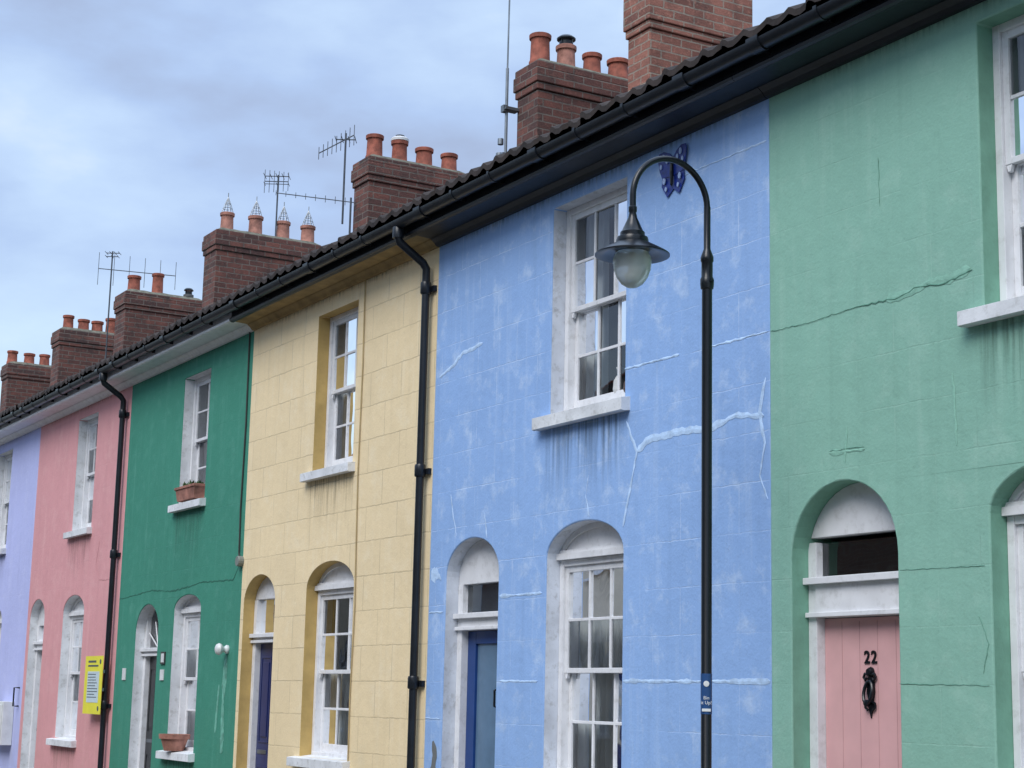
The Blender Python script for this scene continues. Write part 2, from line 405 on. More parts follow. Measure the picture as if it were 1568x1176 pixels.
def eaves(parent,x0,x1,fascia,soffit,mould=True):
    b=B()
    b.box(x0,x1,-.265,-.240,5.46,5.64,fascia)
    b.raw([(x0,-.2645,5.475),(x1,-.2645,5.475),(x1,.02,5.455),(x0,.02,5.455)],[(0,1,2,3)],soffit)
    if mould:
        b.xprism([(-.002,5.40),(-.03,5.405),(-.05,5.43),(-.085,5.458),(-.002,5.4565)],x0+.003,x1-.003,soffit)
    b.xprism([(-.2655,5.462),(-.285,5.47),(-.29,5.49),(-.28,5.505),(-.2655,5.51)],x0+.002,x1-.002,fascia)
    b.obj("fascia",parent)
    g=B(); g.raw([(x0,-.0022,4.85),(x1,-.0022,4.85),(x1,-.0022,5.398),(x0,-.0022,5.398)],[(0,1,2,3)],GRIME)
    # leave openings free of the film: only between/around windows is wall, so split is unnecessary above heads
    for v in range(len(g.v)):
        if g.v[v][2]<5.0: g.v[v]=(g.v[v][0],g.v[v][1],5.31)
    g.obj("eaves_streaks",parent)
    g=B(); vs=[];m=10
    for xx in (x0,x1):
        for q in range(m+1):
            t=math.pi+math.pi*q/m; vs.append((xx,GC[0]+GR*math.cos(t),GC[1]+GR*math.sin(t)))
        for q in range(m,-1,-1):
            t=math.pi+math.pi*q/m; vs.append((xx,GC[0]+(GR-.006)*math.cos(t),GC[1]+(GR-.006)*math.sin(t)))
    n=2*(m+1)
    g.raw(vs,[(i,(i+1)%n,n+(i+1)%n,n+i) for i in range(n)],BLACK)
    x=x0+.35; i=0
    while x<x1-.1:
        wd,ex=(.016,.005) if i%3 else (.055,.009)
        vs=[]
        for xx in (x-wd,x+wd):
            for q in range(m+1):
                t=math.pi*.93+math.pi*1.14*q/m; vs.append((xx,GC[0]+(GR+ex)*math.cos(t),GC[1]+(GR+ex)*math.sin(t)))
            for q in range(m,-1,-1):
                t=math.pi*.93+math.pi*1.14*q/m; vs.append((xx,GC[0]+(GR+.001)*math.cos(t),GC[1]+(GR+.001)*math.sin(t)))
        g.raw(vs,[(q,(q+1)%n,n+(q+1)%n,n+q) for q in range(n)]+[list(range(n)),list(range(n,2*n))[::-1]],BLACK)
        g.box(x-.012,x+.012,-.30,-.2655,5.53,5.60,BLACK)
        x+=.62+random.uniform(-.05,.05); i+=1
    g.obj("gutter",parent,smooth=True)
def downpipe(parent,x,zj=(3.45,1.7),dirx=0.0):
    b=B(); r=.036; y=-.065
    b.tube([(x-dirx,-.345,5.56),(x-dirx,-.345,5.46),(x-dirx*.9,-.33,5.42),(x-dirx*.15,-.10,5.27),(x,y,5.22),(x,y,5.10)],r,BLACK,14)
    b.tube([(x,y,5.12),(x,y,.05)],r-.002,BLACK,14)
    b.lathe([(r+.012,0),(r+.014,.02),(r+.014,.09),(r+.006,.10)],(x-dirx,-.345,5.45),BLACK,14)
    for z in (5.02,)+tuple(zj):
        b.lathe([(r+.004,-.02),(r+.012,-.01),(r+.012,.07),(r+.006,.085)],(x,y,z),BLACK,14)
        b.box(x-.085,x-.03,-.03,-.002,z+.0,z+.05,BLACK); b.box(x+.03,x+.085,-.03,-.002,z+.0,z+.05,BLACK)
    b.obj("drainpipe",parent,smooth=True)
BAND=M("pale_band",(.6,.6,.6),.7)
def pot(b,x,y,z,h=.3,r=.1,mat=TERRA,cowl=None):
    s=random.uniform(.94,1.05); r*=s; h*=random.uniform(.96,1.04)
    b.lathe([(r*1.12,-.03),(r*1.1,.03),(r,.05),(r*.93,h*.8),(r*.95,h-.05),(r*1.10,h-.045),(r*1.12,h-.005),(r*1.06,h),(r*.85,h),(r*.8,h-.08),(0,h-.1)],(x,y,z),mat,18)
    if cowl=='wire':
        top=(x,y,z+h+.25)
        for k in range(9):
            a=2*math.pi*k/9; b.tube([(x+r*.95*math.cos(a),y+r*.95*math.sin(a),z+h-.01),(x+r*.45*math.cos(a),y+r*.45*math.sin(a),z+h+.14),top],.004,METAL,5)
        for rr,zz in ((.97,.0),(.70,.07),(.45,.14)):
            ring=[(x+r*rr*math.cos(t*math.pi/8),y+r*rr*math.sin(t*math.pi/8),z+h+zz) for t in range(17)]
            b.tube(ring,.004,METAL,5)
        b.tube([top,(x,y,z+h+.31)],.007,METAL,5)
    if cowl=='cap':
        b.lathe([(r*.75,h-.02),(r*.75,h+.05),(r*.5,h+.05)],(x,y,z),POST,16)
        b.lathe([(r*1.0,h+.07),(r*1.02,h+.085),(r*.7,h+.11),(0,h+.12)],(x,y,z),POST,16)
        for k in range(4):
            a=k*math.pi/2+.4; b.tube([(x+r*.7*math.cos(a),y+r*.7*math.sin(a),z+h+.03),(x+r*.85*math.cos(a),y+r*.85*math.sin(a),z+h+.08)],.008,POST,5)
    if cowl=='band':
        b.lathe([(r*1.15,h),(r*1.15,h+.03),(r*.9,h+.05),(0,h+.055)],(x,y,z),BAND,16)
        b.lathe([(r*.6,h+.05),(r*.6,h+.075),(0,h+.08)],(x,y,z),POST,12)
def chimney(parent,x1,w,y0,l,zt,pots,mat=BR1,capm=.30):
    x0=x1-w; y1=y0+l; b=B()
    e=.035
    b.box(x0+e,x1-e,y0+e,y1-e,5.6,zt-capm,mat)
    b.box(x0+e*.45,x1-e*.45,y0+e*.45,y1-e*.45,zt-capm,zt-capm+.075,mat)
    b.box(x0,x1,y0,y1,zt-capm+.075,zt-.075,mat)
    b.box(x0+.012,x1-.012,y0+.012,y1-.012,zt-.075,zt,mat)
    b.obj("chimney_stack",parent,bevel=.010)
    vs=[];f=B()
    nx,ny=7,16
    for j in range(ny+1):
        for i in range(nx+1):
            u=i/nx;v=j/ny; d=min(u,1-u)*w; d2=min(v,1-v)*l; k=min(1,min(d,d2)/.10)
            vs.append((x0+.02+(w-.04)*u,y0+.02+(l-.04)*v,zt+.002+.06*k+random.uniform(0,.012)*k))
    f.raw(vs,[(j*(nx+1)+i,j*(nx+1)+i+1,(j+1)*(nx+1)+i+1,(j+1)*(nx+1)+i) for j in range(ny) for i in range(nx)],MORTAR)
    for t,h,r,m,cw in pots: pot(f,(x0+x1)/2+random.uniform(-.01,.01),y0+t*l,zt+.04,h,r,m,cw)
    f.obj("chimney_pots",parent,smooth=True)
# ------------------------------------------------------------------ houses
def house(name,x0,x1,mat,rev,fascia,soffit,ops,th=.3):
    p=empty(name)
    wallmesh("front_wall",x0,x1,-.05,5.50,ops,th,mat,rev,p)
    b=B(); b.box(x0+.01,x1-.01,7.3,7.5,0,5.5,MASON); b.box(x0+.001,x0+.012,.301,7.3,0,5.5,MASON); b.box(x1-.012,x1-.001,.301,7.3,0,5.5,MASON); b.obj("rear_and_party_walls",p)
    roof(p,x0,x1); eaves(p,x0,x1,fascia,soffit)
    return p
S_BLUE=stucco("blue_masonry_paint",(.300,.475,.80),(.56,.70,.90),.50,3.1,-.4,mottle=.65)
S_GRN=stucco("mint_masonry_paint",(.262,.490,.390),(.37,.58,.48),.30,11.3,0)
S_YEL=stucco("yellow_masonry_paint",(.87,.705,.44),(.90,.80,.60),.80,23.7,1.4,mort=.0065,minvis=.55,tone_=.14)
S_GR2=stucco("emerald_masonry_paint",(.058,.262,.185),(.12,.35,.27),.30,31.9,.2)
S_PNK=stucco("pink_masonry_paint",(.71,.35,.36),(.78,.47,.46),.2,47.2,.3)
S_LIL=stucco("lilac_masonry_paint",(.50,.54,.86),(.62,.65,.90),.15,59.,.3)
S_CRM=stucco("cream_masonry_paint",(.66,.60,.48),None,.3,67.,.3)
S_WHT=stucco("white_rendered_wall",(.66,.66,.64),None,.3,71.,.3)
R_YEL=M("ochre_reveal_paint",(.52,.36,.13),.7,var=.12,bump=.4,bscale=30,dirt=.1)
R_GRN=M("green_reveal_paint",(.18,.38,.28),.7,var=.12,bump=.4,bscale=30,dirt=.15)
SOF_Y=M("soffit_ochre",(.30,.21,.09),.8,var=.3)
D_PNK=M("pink_door_paint",(.66,.38,.38),.42,var=.05)
D_BLU=M("blue_door_paint",(.012,.050,.20),.35,var=.1)
D_NAV=M("navy_door_paint",(.02,.03,.12),.35,var=.1)
D_BLK=M("black_door_paint",(.012,.013,.015),.3,var=.1)
D_GRY=M("pale_door_paint",(.5,.52,.55),.4,var=.1)
def W(x0,x1,z0,z1): return dict(x0=x0,x1=x1,z0=z0,z1=z1)
def A(x0,x1,z0,z1,apex): return dict(x0=x0,x1=x1,z0=z0,z1=z1,apex=apex)
ITEM=M("window_ornament",(.55,.56,.55),.6,var=.1)
ITEMD=M("window_ornament_dark",(.09,.06,.05),.6)
def items(lst):
    def f(c):
        for (x,z,h,r,m) in lst:
            c.lathe([(r*.7,0),(r,h*.25),(r*.9,h*.55),(r*.4,h*.75),(r*.55,h),(0,h)],(x,.225,z),m,14)
    return f
# --- mint green house (22)
ops=[A(.19,1.10,.16,2.47,2.90),A(1.79,2.80,1.0,2.62,2.87),W(1.79,2.80,3.71,5.30)]
H22=house("mint_green_terraced_house",0,4.4,S_GRN,R_GRN,BLACKW,BLACKW,ops)
door(H22,ops[0],D_PNK,(2.13,2.37),2.575,'plank','dark',y=.13)
archedwindow(H22,ops[1],1.83,2.62,cur='drapes'); sill(H22,1.79,2.80,1.0)
sash(H22,1.79,2.80,3.71,5.30,4.52,cur='drapes'); sill(H22,1.79,2.80,3.71)
# --- blue house
ops=[A(-4.17,-3.31,.16,2.58,2.87),A(-2.61,-1.60,1.0,2.64,2.88),W(-2.60,-1.60,3.70,5.30)]
HB=house("blue_terraced_house",-4.46,0,S_BLUE,GREYW,BLACKW,BLACKW,ops)
door(HB,ops[0],D_BLU,(2.15,2.29),2.52,'glazed','blind')
archedwindow(HB,ops[1],1.83,2.64,cur='net'); sill(HB,-2.61,-1.6,1.0)
sash(HB,-2.598,-1.602,3.70,5.30,4.51,cur='left',extra=items([(-2.0,3.78,.22,.05,ITEM),(-1.85,3.78,.16,.06,ITEMD)])); sill(HB,-2.60,-1.60,3.70,ext=.13,exr=.07,h=.10)
# --- yellow house
ops=[A(-8.57,-7.74,.16,2.52,2.80),A(-6.98,-5.92,1.05,2.60,2.84),W(-6.96,-6.05,3.72,5.25)]
HY=house("yellow_terraced_house",-8.65,-4.46,S_YEL,R_YEL,BLACKW,SOF_Y,ops)
door(HY,ops[0],D_NAV,(2.12,2.22),2.56,'panel','dark')
archedwindow(HY,ops[1],1.83,2.60,cur='half'); sill(HY,-6.98,-5.92,1.05)
sash(HY,-6.958,-6.052,3.72,5.25,4.50,cur='left'); sill(HY,-6.96,-6.05,3.72)
# --- emerald house
ops=[A(-12.03,-11.20,.16,2.30,2.62),A(-10.70,-9.83,.97,2.52,2.68),W(-10.77,-9.91,3.73,5.20)]
HG=house("emerald_green_terraced_house",-12.73,-8.65,S_GR2,MASON,WHITE,WHITE,ops)
door(HG,ops[0],D_BLK,(2.02,2.12),2.58,'panel','sun')
archedwindow(HG,ops[1],1.76,2.50,cur='net',cols=2); sill(HG,-10.70,-9.83,.97)
sash(HG,-10.768,-9.912,3.73,5.20,4.47,cur='left',cols=2); sill(HG,-10.77,-9.91,3.73)
# --- pink house
ops=[A(-16.85,-16.08,.16,2.58,2.86),A(-15.18,-14.2,.97,2.62,2.85),W(-15.03,-14.13,3.72,5.26)]
HP=house("pink_terraced_house",-16.98,-12.73,S_PNK,MASON,WHITE,WHITE,ops)
door(HP,ops[0],D_GRY,(2.15,2.28),2.5,'panel','dark')
archedwindow(HP,ops[1],1.83,2.60,cur='net'); sill(HP,-15.18,-14.2,.97)
sash(HP,-15.028,-14.132,3.72,5.26,4.5,cur='left'); sill(HP,-15.03,-14.13,3.72)
# --- lilac and farther houses
def generic(name,xl,xr,mat,rev,dm,fas=WHITE):
    ops=[A(xl+.35,xl+1.2,.16,2.55,2.84),A(xl+1.85,xl+2.8,1.0,2.6,2.84),W(xl+1.75,xl+2.7,3.72,5.26)]
    h=house(name,xl,xr,mat,rev,fas,fas,ops)
    door(h,ops[0],dm,(2.15,2.28),2.5)
    archedwindow(h,ops[1],1.83,2.6,cur='net'); sill(h,ops[1]['x0'],ops[1]['x1'],1.0)
    sash(h,ops[2]['x0']+.002,ops[2]['x1']-.002,3.72,5.26,4.5,cur='left'); sill(h,ops[2]['x0'],ops[2]['x1'],3.72)
    return h
def dup(h,name,dx=None,loc=None,rot=None):
    e=empty(name)
    for ch in h.children:
        c=bpy.data.objects.new(ch.name.split('.')[0],ch.data); link(c,e)
        for md in ch.modifiers:
            b=c.modifiers.new("bev",'BEVEL'); b.width=md.width; b.segments=2; b.limit_method='ANGLE'; b.angle_limit=md.angle_limit
            if hasattr(md,'material'): b.material=md.material
        c.matrix_local=ch.matrix_local
    if loc: e.location=loc
    if rot: e.rotation_euler=rot
    return e
HL=generic("lilac_terraced_house",-21.25,-16.98,S_LIL,MASON,D_BLU)
HC=generic("cream_terraced_house",-25.5,-21.25,S_CRM,MASON,D_BLK)
HW=generic("white_terraced_house",-29.75,-25.5,S_WHT,MASON,D_BLU)
dup(HC,"cream_terraced_house",loc=(-8.5,0,0)); dup(HW,"white_terraced_house",loc=(-8.5,0,0)); 
HR1=generic("cream_terraced_house",4.4,8.7,S_CRM,MASON,D_NAV,BLACKW)
HR2=generic("lilac_terraced_house",8.7,13.0,S_LIL,MASON,D_BLK,BLACKW)
# opposite terrace (behind the camera; also what the windows reflect)
o1=generic("brick_terraced_house",-2.15,2.15,BRT,MASON,D_BLK,BLACKW)
o2=generic("rendered_terraced_house",-2.15,2.15,S_CRM,MASON,D_NAV,BLACKW)
for i in range(17):
    src,nm=((o1,"brick_terraced_house"),(o2,"rendered_terraced_house"))[i%2 if i%5 else 0]
    h=src if i in(0,1) and src.location.y==0 else dup(src,nm)
    h.rotation_euler=(0,0,math.pi); h.location=(14-i*4.3,-8.6,0)
# chimneys
T=TERRA;T2=TERRA2
chimney(HB,-3.88,.42,1.75,1.18,8.3,[(.2,.3,.1,T,None),(.5,.3,.1,T,None),(.8,.3,.1,T,None)],BR2,.70)
chimney(HY,-5.75,.47,1.7,1.45,7.88,[(.12,.32,.10,T,None),(.33,.25,.10,T2,'cap'),(.55,.25,.10,T,None),(.77,.24,.105,T,None)])
chimney(HG,-9.62,.48,1.7,1.37,7.92,[(.14,.30,.1,T,None),(.38,.27,.1,T,'band'),(.63,.26,.1,T,None),(.88,.25,.1,T,None)])
chimney(HP,-14.70,.56,1.7,1.68,8.18,[(.16,.30,.1,T2,'wire'),(.42,.30,.1,T2,'wire'),(.68,.29,.1,T2,'wire'),(.92,.29,.1,T2,'wire')],BR1)
chimney(HL,-18.85,.6,1.7,1.4,8.08,[(.17,.29,.1,T,None),(.46,.37,.1,T,None),(.85,.1,.08,M("grey_flue",(.1,.1,.1),.6),'cap')])
chimney(HC,-22.7,.55,1.7,1.3,8.12,[(.18,.27,.1,T,None),(.40,.23,.1,T,None),(.60,.23,.1,T,None),(.80,.3,.1,T,None)])
chimney(HW,-26.4,.55,1.7,1.3,8.06,[(.12,.26,.1,T,None),(.38,.24,.1,T,None),(.62,.26,.1,T,None),(.86,.26,.1,T,None)])
chimney(HR1,4.7,.47,1.7,1.3,7.9,[(.2,.3,.1,T,None),(.5,.3,.1,T,None),(.8,.3,.1,T,None)])
# drainpipes
downpipe(HY,-4.56); downpipe(HP,-12.86,(3.25,1.4)); downpipe(HR1,4.5)
# ------------------------------------------------------------------ repaired cracks
def ribbon(b,pts,w,mat,y=-.003,jit=.007,step=.03):
    P=[]
    for (a,c) in zip(pts[:-1],pts[1:]):
        d=math.dist(a,c); n=max(1,int(d/step))
        for i in range(n):
            t=i/n; P.append((a[0]+(c[0]-a[0])*t+random.uniform(-jit,jit)*.5,a[1]+(c[1]-a[1])*t+random.uniform(-jit,jit)))
    P.append(pts[-1])
    vs=[];n=len(P); wr=1.0
    for i,p in enumerate(P):
        q0=P[max(0,i-1)];q1=P[min(n-1,i+1)]; dx,dz=q1[0]-q0[0],q1[1]-q0[1]; l=math.hypot(dx,dz) or 1
        wr=max(.4,min(1.35,wr+random.uniform(-.35,.35)))
        ww=w*wr*(.3 if i in(0,n-1) else 1)/2
        nx,nz=-dz/l*ww,dx/l*ww
        vs+=[(p[0]+nx,y+.0012,p[1]+nz),(p[0],y-.0005,p[1]),(p[0]-nx,y+.0012,p[1]-nz)]
    fs=[]
    for i in range(n-1): fs+=[(3*i,3*i+3,3*i+4,3*i+1),(3*i+1,3*i+4,3*i+5,3*i+2)]
    b.raw(vs,fs,mat)
CB=M("crack_filler_blue",(.47,.64,.87),.8,var=.22,nscale=14,bump=.4,spec=.2)
b=B()
ribbon(b,[(-1.44,3.30),(-1.3,3.37),(-.95,3.38),(-.6,3.36),(-.35,3.41),(-.06,3.37)],.040,CB)
ribbon(b,[(-1.57,3.53),(-1.50,3.40),(-1.44,3.30),(-1.52,3.05),(-1.60,2.80)],.022,CB,-.0035)
ribbon(b,[(-.04,3.60),(-.10,3.40),(-.05,3.2),(-.10,3.0),(-.02,2.85)],.024,CB,-.0035)
ribbon(b,[(-4.38,4.26),(-4.15,4.32),(-4.0,4.40),(-3.65,4.43)],.026,CB)
ribbon(b,[(-4.12,3.25),(-4.08,3.1),(-4.0,2.9)],.014,CB); ribbon(b,[(-3.55,3.05),(-3.5,2.85)],.014,CB)
ribbon(b,[(-2.05,3.2),(-2.08,3.05),(-2.03,2.9)],.014,CB)
for (xa,xb,z,w) in ((-1.6,-.95,3.90,.020),(-.62,-.01,3.895,.024),(-3.28,-2.66,2.39,.026),(-1.58,-.01,1.755,.028),(-4.44,-4.2,2.30,.018),(-4.45,-4.2,1.45,.02),(-3.25,-2.7,1.75,.014),(-1.1,-.02,5.13,.012)):
    ribbon(b,[(xa,z),(xb,z)],w,CB,jit=.003)
ribbon(b,[(-4.42,2.62),(-4.3,2.60),(-4.25,2.56)],.09,CB,jit=.02)
b.obj("filled_cracks",HB)
b=B(); ribbon(b,[(-4.30,1.27),(-4.27,1.15),(-4.3,.95)],.07,M("bare_render",(.16,.17,.17),.9,bump=.6),jit=.015); b.obj("bare_patch",HB)
CG=M("crack_line_green",(.13,.29,.22),.8,var=.3,nscale=20,bump=.4,spec=.2)
CG2=M("crack_filler_green",(.25,.475,.375),.85,var=.15,nscale=20,bump=.4,spec=.15)
b=B()
ribbon(b,[(1.05,3.89),(1.25,3.9),(1.4,3.93),(1.55,3.91),(1.7,3.94)],.045,CG2,-.0030)
ribbon(b,[(.01,3.89),(.4,3.88),(.8,3.90),(1.15,3.885),(1.3,3.92),(1.5,3.895),(1.72,3.93)],.007,CG,-.0045,jit=.005)
ribbon(b,[(.55,3.07),(.85,3.06)],.03,CG2,jit=.004); ribbon(b,[(.7,3.2),(.68,3.0)],.020,CG2); ribbon(b,[(.55,3.08),(.85,3.075)],.005,CG,-.0045,jit=.004)
ribbon(b,[(1.1,1.745),(1.76,1.74)],.006,CG,jit=.003)
ribbon(b,[(1.55,3.4),(1.57,3.0)],.016,CG2); ribbon(b,[(1.70,2.1),(1.76,1.95),(1.72,1.8)],.006,CG)
ribbon(b,[(1.0,4.75),(1.01,4.45)],.005,CG); ribbon(b,[(1.12,2.36),(1.75,2.35)],.004,CG,jit=.002)
b.obj("filled_cracks",H22)
CE=M("crack_dark_green",(.025,.15,.10),.7,var=.15); CEL=M("lime_stain",(.14,.38,.29),.8,var=.4,nscale=12)
b=B()
ribbon(b,[(-12.7,2.72),(-11.5,2.78),(-10.8,2.74),(-9.8,2.80),(-8.9,2.78),(-8.7,2.98)],.014,CE,jit=.008)
ribbon(b,[(-8.98,1.98),(-9.02,1.5),(-8.98,1.0)],.09,CEL,jit=.02); ribbon(b,[(-9.15,1.7),(-9.2,1.2)],.04,CEL)
b.obj("stains",HG)
b=B(); CP=M("pink_crack",(.52,.24,.25),.8)
ribbon(b,[(-13.7,3.5),(-13.8,3.2),(-13.6,3.0),(-12.9,2.98)],.010,CP); b.obj("cracks",HP)
# cables
CAB=M("cable_black",(.03,.035,.03),.6); CABY=M("cable_painted",(.42,.32,.16),.6)
b=B(); b.tube([(-5.90,-.012,5.42),(-5.885,-.012,4.6),(-5.90,-.012,3.6),(-5.88,-.012,2.9),(-5.86,-.012,2.4),(-5.89,-.012,1.6),(-5.87,-.012,.3)],.006,CABY,6); b.obj("cable",HY)
b=B(); b.tube([(-8.75,-.012,5.42),(-8.73,-.012,4.4),(-8.76,-.012,3.5),(-8.74,-.012,3.05),(-8.70,-.02,2.98)],.009,CAB,6)
b.lathe([(0,-.06),(.05,-.06),(.055,-.05),(.055,0)],(-8.67,0,2.96),M("junction_box",(.2,.22,.2),.5),14,'Y'); b.obj("cable",HG)
# wall light on the emerald house
wl=empty("wall_light"); b=B(); WP=M("white_plastic",(.7,.72,.72),.3)
b.lathe([(.045,-.001),(.046,-.02),(.028,-.04),(.03,-.055),(.055,-.075),(.062,-.10),(.05,-.125),(.03,-.135),(0,-.14)],(-8.95,0,2.06),WP,18,'Y'); b.obj("lamp_body",wl,smooth=True)
b=B(); b.box(-11.02,-10.88,-.015,-.002,1.92,2.06,M("sign_dark",(.05,.05,.05),.4)); b.box(-11.0,-10.9,-.017,-.0155,1.94,2.04,WP)
b.box(-11.02,-10.9,-.012,-.002,1.74,1.86,WP); b.box(-12.4,-12.28,-.012,-.002,1.74,1.88,WP); b.obj("name_plates",HG)
# yellow notice
ns=empty("notice_sign"); b=B(); YS=M("yellow_sign",(.80,.74,.05),.45,var=.05)
b.box(-13.55,-12.82,-.125,-.12,1.32,2.03,YS); b.box(-13.42,-12.94,-.1275,-.1255,1.46,1.84,M("sign_paper",(.55,.66,.70),.5,var=.1,nscale=30))
INK=M("sign_ink",(.08,.1,.12),.6)
for i in range(9):
    z=1.80-i*.035; b.box(-13.40,-12.98-random.random()*.12,-.1287,-.1277,z,z+.010,INK)
b.box(-13.42,-13.0,-.1275,-.1255,1.90,1.92,INK); b.box(-13.42,-13.1,-.1275,-.1255,1.95,1.975,INK)
b.lathe([(0,-.1287),(.03,-.1286),(.03,-.1256)],(-12.92,0,1.96),INK,12,'Y'); b.lathe([(0,-.1287),(.03,-.1286),(.03,-.1256)],(-12.92,0,1.39),INK,12,'Y')
b.box(-12.91,-12.80,-.119,-.10,1.60,1.64,METAL); b.box(-12.91,-12.80,-.119,-.10,1.82,1.86,METAL)
b.obj("notice_board",ns)
# window box
wb=empty("window_box"); b=B()
b.raw([(-10.6,-.07,3.74),(-10.05,-.07,3.74),(-10.05,.08,3.74),(-10.6,.08,3.74),(-10.64,-.085,3.88),(-10.01,-.085,3.88),(-10.01,.095,3.88),(-10.64,.095,3.88)],[(0,3,2,1),(0,1,5,4),(1,2,6,5),(2,3,7,6),(3,0,4,7)],TERRA2)
b.box(-10.65,-10.0,-.095,.10,3.87,3.90,TERRA2); b.box(-10.62,-10.03,-.08,.09,3.895,3.905,M("soil",(.03,.02,.015),.95)); b.obj("trough",wb,bevel=.004)
b=B()
LEAF=M("plant_leaf",(.06,.12,.04),.6,var=.4)
for i in range(70):
    x=random.uniform(-10.58,-10.07);y=random.uniform(-.05,.06);z=3.9;a=random.uniform(0,6.28);l=random.uniform(.03,.07)
    p=Vector((x,y,z)); q=p+Vector((math.cos(a)*l*.6,math.sin(a)*l*.4,l)); s_=Vector((-math.sin(a),math.cos(a),0))*.012
    b.raw([p,(p+q)/2+s_,q,(p+q)/2-s_],[(0,1,2,3)],LEAF)
b.obj("seedlings",wb)
fp=empty("flower_pot"); b=B(); b.lathe([(.11,0),(.15,.13),(.17,.13),(.175,.18),(.155,.18),(.14,.16),(0,.155)],(-10.38,-.02,.975),TERRA2,18); b.obj("pot",fp,smooth=True)
b=B()
for i in range(40):
    a=random.uniform(0,6.28);l=random.uniform(.03,.07);p=Vector((-10.38+.07*math.cos(a),-.02+.07*math.sin(a),1.125));q=p+Vector((math.cos(a)*l*.5,math.sin(a)*l*.5,l*.5));s_=Vector((-math.sin(a),math.cos(a),0))*.012
    b.raw([p,(p+q)/2+s_,q,(p+q)/2-s_],[(0,1,2,3)],LEAF)
b.obj("leaves",fp)
mb=empty("meter_box"); b=B(); b.box(-18.0,-17.35,-.16,-.003,.8,1.42,WP); b.box(-17.96,-17.39,-.172,-.1605,.84,1.38,WP); b.obj("cabinet",mb,bevel=.01)
b=B(); b.tube([(-17.12,-.003,1.62),(-17.12,-.08,1.62),(-17.12,-.08,1.36),(-17.12,-.003,1.36)],.012,POST); b.obj("hand_grip",HL)
# blue butterfly ornament
bo=empty("butterfly_wall_ornament"); b=B(); BF=M("ornament_blue",(.012,.03,.22),.3,var=.4,nscale=30); BFW=M("ornament_pale",(.30,.40,.62),.4)
def wing(sx,pts,mat,y,tilt,oy=0):
    cx,cz=-1.015,5.18
    q=[(cx+sx*a,cz+c,-y-abs(a)*tilt) for a,c in pts]
    n=len(q); b.raw([(a,yy,c) for a,c,yy in q]+[(a,yy+.006,c) for a,c,yy in q],[list(range(n)),list(range(n,2*n))[::-1]]+[(i,(i+1)%n,n+(i+1)%n,n+i) for i in range(n)],mat)
up_=[(0,.10),(.04,.14),(.10,.165),(.155,.16),(.165,.11),(.145,.03),(.12,-.02),(0,-.03)]
lo_=[(0,.02),(.08,-.0),(.125,-.025),(.13,-.08),(.10,-.12),(.07,-.165),(.045,-.15),(0,-.12)]
for sx in(-1,1):
    wing(sx,up_,BF,.015,.06); wing(sx,lo_,BF,.011,.05)
    for (cx_,cz_,r_) in ((.10,.12,.016),(.125,.06,.012),(.06,.09,.014),(.09,-.05,.016),(.07,-.11,.011)):
        wing(sx,[(cx_+r_*math.cos(k*.785),cz_+r_*1.5*math.sin(k*.785)) for k in range(8)],BFW,.0235,.06)
b.lathe([(0,-.11),(.01,-.09),(.014,0),(.011,.05),(.014,.07),(0,.09)],(-1.015,-.028,5.18),POST,10)
b.obj("wings",bo)
# number 22, knocker
YD=.13+.06
for i,ch in enumerate("22"):
    fc=bpy.data.curves.new("digit","FONT"); fc.body=ch; fc.size=.10; fc.extrude=.003; fc.align_x='CENTER'; fc.offset=.002
    o=bpy.data.objects.new("door_number",fc); link(o,H22); o.location=(.635+i*.058,YD-.004,1.865); o.rotation_euler=(math.radians(90),0,0); fc.materials.append(POST)
b=B(); kx=.665
b.lathe([(0,-.03),(.018,-.028),(.026,-.015),(.028,0)],(kx,YD,1.815),POST,16,'Y')
for sx in(-1,1):
    b.tube([(kx+sx*.012,YD-.012,1.80),(kx+sx*.040,YD-.014,1.805),(kx+sx*.050,YD-.014,1.785),(kx+sx*.036,YD-.014,1.768),(kx+sx*.026,YD-.014,1.78)],.008,POST,8)
    b.tube([(kx+sx*.02,YD-.012,1.60),(kx+sx*.040,YD-.014,1.615),(kx+sx*.042,YD-.014,1.64),(kx+sx*.026,YD-.014,1.645)],.007,POST,8)
b.prism([(kx-.008,1.585),(kx,1.555),(kx+.008,1.585),(kx+.022,1.62),(kx+.020,1.66),(kx+.032,1.70),(kx+.030,1.75),(kx+.016,1.79),(kx+.012,1.83),(kx,1.845),(kx-.012,1.83),(kx-.016,1.79),(kx-.030,1.75),(kx-.032,1.70),(kx-.020,1.66),(kx-.022,1.62)],YD-.01,YD-.0005,POST)
b.tube([(kx+.034*math.sin(t*math.pi/8),YD-.03-.012*math.cos(t*math.pi/8),1.70-.062*math.cos(t*math.pi/8)) for t in range(-8,9)],.010,POST,8)
b.lathe([(0,-.055),(.018,-.05),(.02,-.035),(.012,-.02),(.012,0)],(kx,YD,1.64),POST,12,'Y')
b.obj("door_knocker",H22,smooth=True)
